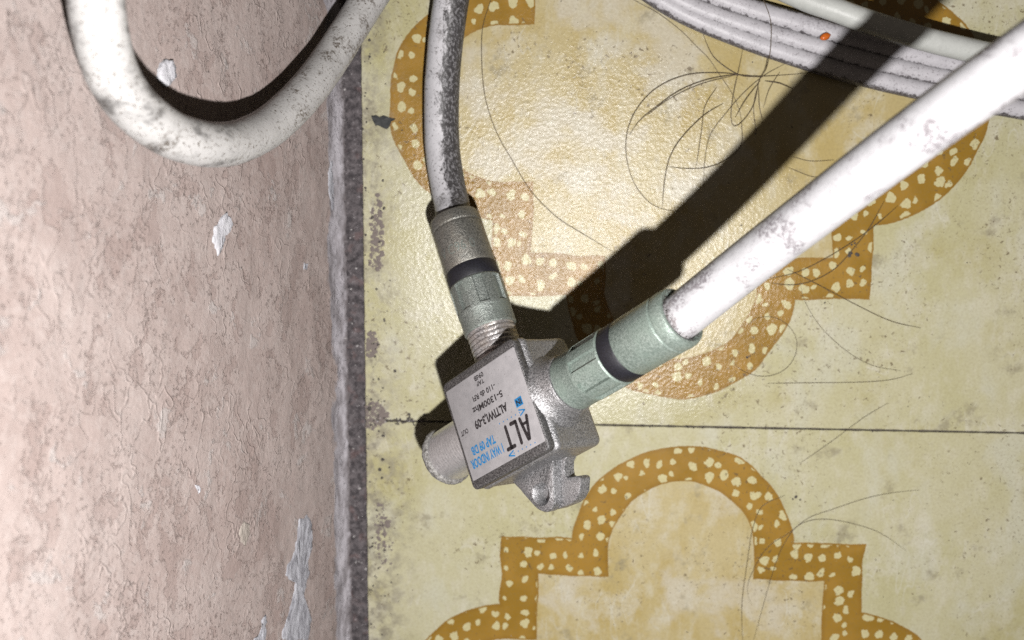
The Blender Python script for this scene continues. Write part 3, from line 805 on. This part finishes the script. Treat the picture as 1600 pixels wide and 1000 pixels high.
# mounting plate with hook-shaped slot, and the raised ear with its screw hole
def plate(name, outline, w0, w1, mat, hole=None, bev=0.25):
    n = len(outline)
    verts, faces = [], []
    c = Vector((sum(p[0] for p in outline) / n, sum(p[1] for p in outline) / n))
    def off(ins):
        out = []
        for i in range(n):
            a, b, d = Vector(outline[i - 1]), Vector(outline[i]), Vector(outline[(i + 1) % n])
            e1, e2 = (b - a).normalized(), (d - b).normalized()
            nn = (Vector((-e1.y, e1.x)) + Vector((-e2.y, e2.x)))
            nn = nn.normalized() if nn.length > 1e-6 else Vector((-e1.y, e1.x))
            out.append(b + nn * ins)
        return out
    area = sum(outline[i - 1][0] * outline[i][1] - outline[i][0] * outline[i - 1][1] for i in range(n))
    sgn = 1 if area > 0 else -1
    for w, ins in ((w1, 0.0), (w0 - bev, 0.0), (w0 - bev * 0.3, bev * 0.3), (w0, bev)):
        for q in off(ins * sgn):
            verts.append(B(q.x, q.y, w))
    for i in range(3):
        for k in range(n):
            faces.append((i * n + k, i * n + (k + 1) % n, (i + 1) * n + (k + 1) % n, (i + 1) * n + k))
    faces.append(tuple(range(n))[::-1])
    if hole is None:
        faces.append(tuple(3 * n + k for k in range(n)))
    else:
        (hx, hy), hr = hole
        k0 = 3 * n
        ang = [math.atan2(v_[1] - hy, v_[0] - hx) for v_ in off(bev * sgn)]
        b = len(verts)
        for r, w in ((hr * 1.35, w0 + 0.14), (hr * 1.15, w0 - 0.05), (hr * 0.92, w0 - 0.9), (hr * 0.85, w1)):
            for a in ang:
                verts.append(B(hx + r * math.cos(a), hy + r * math.sin(a), w))
        for k in range(n):
            faces.append((k0 + k, k0 + (k + 1) % n, b + (k + 1) % n, b + k))
            for j in range(3):
                faces.append((b + j * n + k, b + j * n + (k + 1) % n, b + (j + 1) * n + (k + 1) % n, b + (j + 1) * n + k))
    if sgn < 0:
        faces = [tuple(reversed(q)) for q in faces]
    return mk(name, verts, faces, mat, tap, True, None, None, 38)
def smooth_outline(pts, k=4, closed=True):
    P = [Vector((*p, 0)) for p in pts]
    n = len(P)
    out = []
    for i in range(n):
        a, b, c, d = P[i - 1], P[i], P[(i + 1) % n], P[(i + 2) % n]
        for j in range(k):
            t = j / k
            q = 0.5 * ((2 * b) + (c - a) * t + (2 * a - 5 * b + 4 * c - d) * t * t + (3 * b - a - 3 * c + d) * t ** 3)
            out.append((q.x, q.y))
    return out
hook = [(16.3, 17.0), (16.0, 18.3), (14.9, 20.8), (13.4, 23.3), (12.2, 24.2), (10.6, 24.5), (7.4, 24.65), (6.2, 24.4), (5.0, 23.6), (4.35, 22.6), (3.95, 21.9), (4.15, 21.5), (4.55, 21.25),
        (6.4, 20.85), (6.75, 20.5), (6.55, 19.6), (5.95, 18.5), (5.0, 17.9), (5.0, 17.0)]
plate('mounting_plate', hook, -8.6, -10.8, M_CAST, None, 0.22)
ear = [(15.9, 17.2), (15.4, 19.5), (14.2, 21.7), (13.2, 23.3), (12.2, 24.15), (11.0, 24.55), (9.9, 24.3), (9.1, 23.6), (8.6, 22.4), (8.0, 21.0), (7.3, 19.4), (6.7, 18.2), (6.5, 17.2)]
plate('mounting_ear', smooth_outline(ear, 3), -6.9, -8.55, M_CAST, ((11.1, 21.5), 1.45), 0.35)

# threaded ports
def port(name, org, axis, ref, length, r, pitch, mat, depth=0.22, clean=None):
    rows = int(length / (pitch / 6))
    prof = [(r, length * i / rows) for i in range(rows + 1)]
    def rf(a, i, rr, h):
        ph = (h / pitch - a / (2 * math.pi)) % 1.0
        tri = abs(ph - 0.5) * 2
        d = depth
        if clean is not None and h > clean:
            d *= 0.35
        if h > length - 0.5:
            return r - 0.25, h
        return r - d * (1 - min(1.0, tri * 1.5)), h
    return polar(name, org, axis, ref, prof, mat, tap, 56, rf, 25)
p_in = port('input_port', B(0.3, 9.03, -5.76), -BU, BV, 8.0, 4.05, 0.72, M_THREAD)
polar('port_collar', B(0.1, 9.03, -5.76), -BU, BV, [(5.9, -0.2), (5.75, 0.15), (5.3, 0.7), (4.95, 1.5), (4.7, 2.4), (4.6, 3.1), (4.5, 3.3), (4.0, 3.4)], M_CAST, p_in, 56)
p_tap = port('tap_port', B(9.26, 0.3, -5.79), -BV, BU, 9.5, 4.05, 0.80, M_THREAD, 0.26)
polar('port_collar', B(9.26, 0.1, -5.79), -BV, BU, [(4.7, -0.2), (4.6, 0.2), (4.35, 0.6), (3.9, 0.8)], M_CAST, p_tap, 56)
OUT0 = B(BA - 0.3, 9.1, -4.9)
p_out = port('output_port', OUT0, BU, BV, 10.0, 4.45, 0.62, M_PORT, 0.022)
def burr(a, i, r, h):
    return r + 0.20 * mnoise.noise(Vector((math.cos(a) * 3.2, math.sin(a) * 3.2, i * 0.9))) + 0.12 * mnoise.noise(Vector((math.cos(a) * 11, math.sin(a) * 11, i * 2.0))), h + 0.2 * mnoise.noise(Vector((math.cos(a) * 4, math.sin(a) * 4, 7 + i)))
polar('port_rim', OUT0, BU, BV, [(4.3, 8.8), (4.65, 8.95), (4.9, 9.4), (4.85, 9.9), (4.55, 10.3), (3.9, 10.4), (3.6, 10.1), (3.6, 8.8)], M_BURR, p_out, 72, burr, 60, True)

# ------------------------------------------------------------------ connectors and cables
def connector(t, org, axis, ref, m_nut, m_sleeve, roll=0.0, near=0.0):
    RN, RS = 4.45, 4.32
    # nut: plain collar, then a band of milled pockets
    A_, pk = [], []
    npk = 8
    for s in range(npk):
        base = 2 * math.pi * s / npk + roll
        for fr, dp in ((0.02, 0), (0.17, 0), (0.32, 0), (0.47, 0), (0.50, 1), (0.64, 1), (0.80, 1), (0.94, 1), (0.97, 0)):
            A_.append(base + fr * 2 * math.pi / npk); pk.append(dp)
    flag = {round(a, 6): d for a, d in zip(A_, pk)}
    prof = [(3.9, near + 0.1), (4.15, near), (4.36, near + 0.25), (4.36, near * 0.6 + 3.0), (RN - 0.02, near * 0.6 + 3.15), (RN, near * 0.6 + 3.4), (RN, near * 0.6 + 3.65), (RN, near * 0.6 + 3.72), (RN, 8.1), (RN, 8.35), (RN - 0.15, 8.6), (3.9, 8.62)]
    def rf(a, i, r, h):
        if 7 <= i <= 8 and flag.get(round(a, 6), 0):
            return r - 0.48, h
        return r, h
    polar('nut', org, axis, ref, prof, m_nut, t, rfun=rf, sharp=25, angles=A_)
    polar('seal_ring', org, axis, ref, [(3.9, 8.55), (4.2, 8.6), (4.34, 8.85), (4.36, 9.9), (4.32, 11.0), (4.15, 11.25), (3.9, 11.3)], M_RING, t, 64)
    sl = polar('sleeve', org, axis, ref, [(3.9, 11.2), (RS - 0.14, 11.22), (RS, 11.45), (RS, 18.55), (RS - 0.16, 18.72), (RS - 0.16, 18.92), (RS + 0.02, 19.1), (RS + 0.05, 19.6), (RS, 20.5), (RS - 0.2, 20.95), (RS - 0.55, 21.05), (3.3, 20.75), (3.15, 18.0)], m_sleeve, t, 72)
    return sl
def on_cyl(org, axis, ref, r, a0, h0):
    x, y, z = frame(axis, ref)
    org = Vector(org)
    return lambda s, h: org + (x * math.cos(a0 + s / r) + y * math.sin(a0 + s / r)) * r + z * (h0 + h)

T0 = Vector((-34.816, 76.214, 19.792)); T1 = T0 - BV * 21.05
t1 = thing_e('coaxial_cable', (TAP_CABLE[-1][0], TAP_CABLE[-1][1], 0), 'white cable blackened along one side, with a dull grey connector, lying beside the wall', 'cable', 'coaxial cables on the tap')
tube('jacket', [T0 - BV * 17.5, T0 - BV * 19.5, T1] + TAP_CABLE, 3.0, M_J_TAP, t1, 36, 0.8, rough=0.05)
sl = connector(t1, T0, -BV, BU, M_GREYGREEN, M_GREY, 0.35)
axis_t = -BV
# faint stamped characters round the sleeve, on the side that faces up
xx, yy, zz = frame(axis_t, BU)
up = Vector((-0.1, -0.1, 1.0))
a_up = math.atan2(up.dot(yy), up.dot(xx))
pl = on_cyl(T0, axis_t, BU, 4.335, a_up, 13.2)
lettering('V C96 0', -3.4, 3.2, 0.0, 1.7, M_GREYGREEN, sl, 0.0, place=lambda a, b: pl(a, b), name='stamped_mark')

I0 = Vector((-21.322, 71.326, 33.567)); I1 = I0 - BU * 21.05
t2 = thing_e('coaxial_cable', (IN_CABLE[-1][0], IN_CABLE[-1][1], IN_CABLE[-1][2] - 4), 'bright clean white cable rising to the right from a mint green connector', 'cable', 'coaxial cables on the tap')
tube('jacket', [I0 - BU * 17.5, I0 - BU * 19.5, I1] + IN_CABLE, 3.15, M_J_IN, t2, 36, 0.8)
connector(t2, I0, -BU, BV, M_GREEN, M_GREEN, 0.1, -1.2)
# ring of lint caught between the sleeve and the jacket
verts, faces = [], []
xx, yy, zz = frame(-BU, BV)
rnd = random.Random(3)
for i in range(230):
    a = rnd.uniform(0, 2 * math.pi)
    r = rnd.uniform(3.0, 3.9)
    p = I1 + (xx * math.cos(a) + yy * math.sin(a)) * r - BU * rnd.uniform(-0.25, 0.2)
    q = p + Vector((rnd.uniform(-1, 1), rnd.uniform(-1, 1), rnd.uniform(-1, 1))) * 0.45 - BU * 0.3
    n_ = (q - p).cross(Vector((0.3, 0.5, 0.8))).normalized() * 0.035
    k_ = (q - p).cross(n_).normalized() * 0.035
    b = len(verts)
    verts += [p + n_, p - n_ * 0.5 + k_, p - n_ * 0.5 - k_, q]
    faces += [(b, b + 1, b + 3), (b + 1, b + 2, b + 3), (b + 2, b, b + 3), (b, b + 2, b + 1)]
lint = mk('lint', verts, faces, M_GRIT, t2, False)
lint['kind'] = 'stuff'

def cable(pts, r, mat, label, rough=0.03, group=None, ref=(1, 0, 0), name='cable'):
    zb = min(p[2] for p in pts) - r
    o = tube(name, pts, r, mat, None, 30, 0.9, origin=(pts[len(pts) // 2][0], pts[len(pts) // 2][1], zb), rough=rough, ref=ref)
    tag(o, label, 'cable', group)
    return o
cable(LOOP_CABLE, 2.9, M_J_LOOP, 'thick speckled white cable looping in a U against the pinkish wall', 0.05, ref=(0, 1, 0))
g4 = 'white cables bundled at the top right'
cable(BUNDLE_1, 1.72, M_J_BUN, 'white cable nearest the hair tangle, lowest of the three lying side by side', group=g4)
cable(BUNDLE_2, 1.72, M_J_BUN, 'middle one of the three white cables lying side by side on the tiles', group=g4)
cable(BUNDLE_3, 1.85, M_J_BUN, 'uppermost of the three white cables lying side by side, carrying the orange crumb', group=g4)
cable(BUNDLE_4, 1.9, M_J_TOP, 'smooth round white cable crossing above the three flat-laid cables in the corner', group=g4)

# ------------------------------------------------------------------ hairs, flakes, grit
def hair(pts, label, group=None, r=0.10):
    r *= 0.66
    o = tube('stray_hair', pts, r, M_HAIR, None, 5, 0.9, origin=(pts[0][0], pts[0][1], 0.1), taper=True)
    tag(o, label, 'hair', group)
for i, t in enumerate(HAIR_TANGLE):
    t = [(x, y, 0.16 + 0.05 * (i % 5) + 0.35 * math.sin(math.pi * k / max(1, len(t) - 1)) * ((i * 37 % 10) / 10)) for k, (x, y, z) in enumerate(t)]
    own = {0: 'long dark hair entering the tangle from the upper left, beside the bundled cables',
           1: 'dark hair sweeping in one large open arc round the left side of the tangle',
           4: 'short dark hair bending into the tangle from just under the bundled cables',
           5: 'dark hair folded into a narrow pointed loop in the middle of the tangle',
           8: 'separate dark hair bowing down left, below the tangle centre',
           9: 'dark hair bowing along the lower edge of the tangle towards the cable shadow'}
    hair(t, own.get(i, 'thin dark hair in the tangle on the tiles below the bundled white cables'), 'hairs of the tangle', 0.085 + 0.02 * (i % 3))
hair(HAIR_OVER, 'thin dark hair lying across the three bundled white cables')
hair(HAIR_BESIDE, 'long dark hair curving down the tiles beside the blackened cable', r=0.115)
hair(HAIR_PAIR_UPPER, 'upper of two dark hairs running from the bright white cable to the right', r=0.12)
hair(HAIR_PAIR_LOWER, 'lower, more sagging one of two dark hairs beside the bright white cable', r=0.12)
hair(HAIR_CROSS, 'dark hair slanting down right across the brown dotted band below the bright cable', r=0.11)
hair(HAIR_RING, 'fine hair curled into an open ring over the brown dotted arc', r=0.07)
hair(HAIR_STRAIGHT, 'straight hair lying level just above the tile joint on the right', r=0.08)
hair(HAIR_WISP, 'faint wispy hair trailing down right from the brown band over pale tile', r=0.06)
hair(HAIR_LOW_LONG, 'hair running down the right side of the lower brown arch', r=0.09)
hair(HAIR_LOW_UPPER, 'upper of two bent hairs crossing the lower brown arch at the right', r=0.065)
hair(HAIR_LOW_LOWER, 'lower of two bent hairs crossing the lower brown arch at the right', r=0.065)
hair(HAIR_SEAM, 'fine hair slanting away below the tile joint on the right', r=0.06)
hair(HAIR_UNDER_A, 'upper short hair between the dark cable shadow and the bright white cable', r=0.08)
hair(HAIR_UNDER_B, 'lower short hair between the dark cable shadow and the bright white cable', r=0.08)

v, f = flake_mesh(refine([p[:2] for p in FLAKE], 0.4, 0.15, 2.0), 0.28, 0.12, on_floor, 0.2, 3.0)
o = mk('dark_flake', v, f, M_FLAKE, None, False, (FLAKE[0][0], FLAKE[0][1], 0))
tag(o, 'jagged charcoal flake at the edge of the upper left brown dotted arc', 'flake')
c0 = CRUMB[0]
verts, faces = [], []
for i in range(7):
    for k in range(10):
        a, b = math.pi * i / 6, 2 * math.pi * k / 10
        q = Vector((1.05 * math.sin(a) * math.cos(b), 0.62 * math.sin(a) * math.sin(b), 0.5 * math.cos(a)))
        q *= 1 + 0.3 * mnoise.noise(q * 1.8)
        verts.append(Vector(c0) + Vector((q.x * 0.9 - q.y * 0.3, q.y * 0.9 + q.x * 0.3, q.z)))
for i in range(6):
    for k in range(10):
        faces.append((i * 10 + k, (i + 1) * 10 + k, (i + 1) * 10 + (k + 1) % 10, i * 10 + (k + 1) % 10))
o = mk('crumb', verts, faces, M_CRUMB, None, True, (c0[0], c0[1], c0[2] - 0.5))
tag(o, 'tiny bright orange crumb stuck on the bundled white cables', 'crumb')

def scatter(name, items, mat, label=None, cat=None):
    verts, faces = [], []
    rnd = random.Random(len(items))
    for (x, y, z, r, flat_) in items:
        k = 7
        b = len(verts)
        ph = rnd.uniform(0, 6)
        ring = [rnd.uniform(0.6, 1.25) for _ in range(k)]
        st = rnd.uniform(0.6, 1.0); an = rnd.uniform(0, 3.14)
        for s, h in ((1.0, -0.05), (0.8, 0.55), (0.35, 1.0)):
            for i in range(k):
                a = ph + 2 * math.pi * i / k
                px, py = math.cos(a) * r * ring[i] * s, math.sin(a) * r * ring[i] * s * st
                verts.append((x + px * math.cos(an) - py * math.sin(an), y + px * math.sin(an) + py * math.cos(an), z + h * r * flat_))
        for j in range(2):
            for i in range(k):
                faces.append((b + j * k + i, b + j * k + (i + 1) % k, b + (j + 1) * k + (i + 1) % k, b + (j + 1) * k + i))
        faces.append(tuple(b + 2 * k + i for i in range(k)))
    o = mk(name, verts, faces, mat, None, False)
    o['kind'] = 'stuff'
    if label:
        o['label'] = label; o['category'] = cat
    return o
items = []
rnd = random.Random(11)
for (x, y, s) in SPOTS:
    for j in range(max(1, int(s * 3))):
        rr = s * 0.5
        items.append((x + rnd.gauss(0, rr * 0.45), y + rnd.gauss(0, rr * 0.45), 0.01, rr * rnd.uniform(0.25, 0.6), 0.25))
for i in range(260):
    x, y = rnd.uniform(-59, 75), rnd.uniform(5, 150)
    items.append((x, y, 0.0, abs(rnd.gauss(0, 0.07)) + 0.03, 0.5))
for i in range(220):
    x = -59.2 + abs(rnd.gauss(0, 2.4)); y = rnd.uniform(-10, 165)
    items.append((x, y, 0.0, abs(rnd.gauss(0, 0.16)) + 0.05, 0.35))
for i in range(160):
    items.append((rnd.uniform(-59, 57), SEAM_Y + rnd.gauss(0, 0.28), -0.12, rnd.uniform(0.08, 0.24), 0.6))
for i in range(60):
    items.append((rnd.uniform(-59, -48), SEAM_Y + rnd.gauss(0.2, 0.55), -0.05, rnd.uniform(0.12, 0.4), 0.4))
def inside(poly, x, y):
    c = False
    for i in range(len(poly)):
        (xa, ya), (xb, yb) = poly[i - 1], poly[i]
        if (ya > y) != (yb > y) and x < (xb - xa) * (y - ya) / (yb - ya) + xa:
            c = not c
    return c
sm = []
for i, s in enumerate(SMEARS):
    xs_, ys_ = [p[0] for p in s], [p[1] for p in s]
    k = 0
    while k < (260, 170, 220, 110)[i]:
        x, y = rnd.uniform(min(xs_) - 0.3, max(xs_) + 0.3), rnd.uniform(min(ys_) - 0.3, max(ys_) + 0.3)
        if inside(s, x, y):
            k += 1
            sm.append((x, y, 0.0, abs(rnd.gauss(0, 0.22)) + 0.05, 0.14))
scatter('mortar_smear', sm, M_SMEAR, 'thin grey-brown mortar crumbs smeared on the tile along the wall', 'mortar')
scatter('floor_grit', items, M_GRIT, 'dark grit and dirt specks sprinkled over the tiles', 'grit')
items = []
for i in range(70):
    items.append((-61.2 + rnd.gauss(0, 0.9), rnd.uniform(0, 160), -0.05, abs(rnd.gauss(0, 0.16)) + 0.07, 0.9))
for i in range(40):
    items.append((rnd.uniform(-58, -44), SEAM_Y + rnd.gauss(0, 0.2), -0.1, rnd.uniform(0.08, 0.22), 0.9))
for i in range(60):
    items.append((rnd.uniform(-58, 70), rnd.uniform(5, 150), 0.0, rnd.uniform(0.05, 0.11), 0.9))
scatter('pale_grit', items, M_SAND, 'pale sand grains along the wall joint and tiles', 'grit')
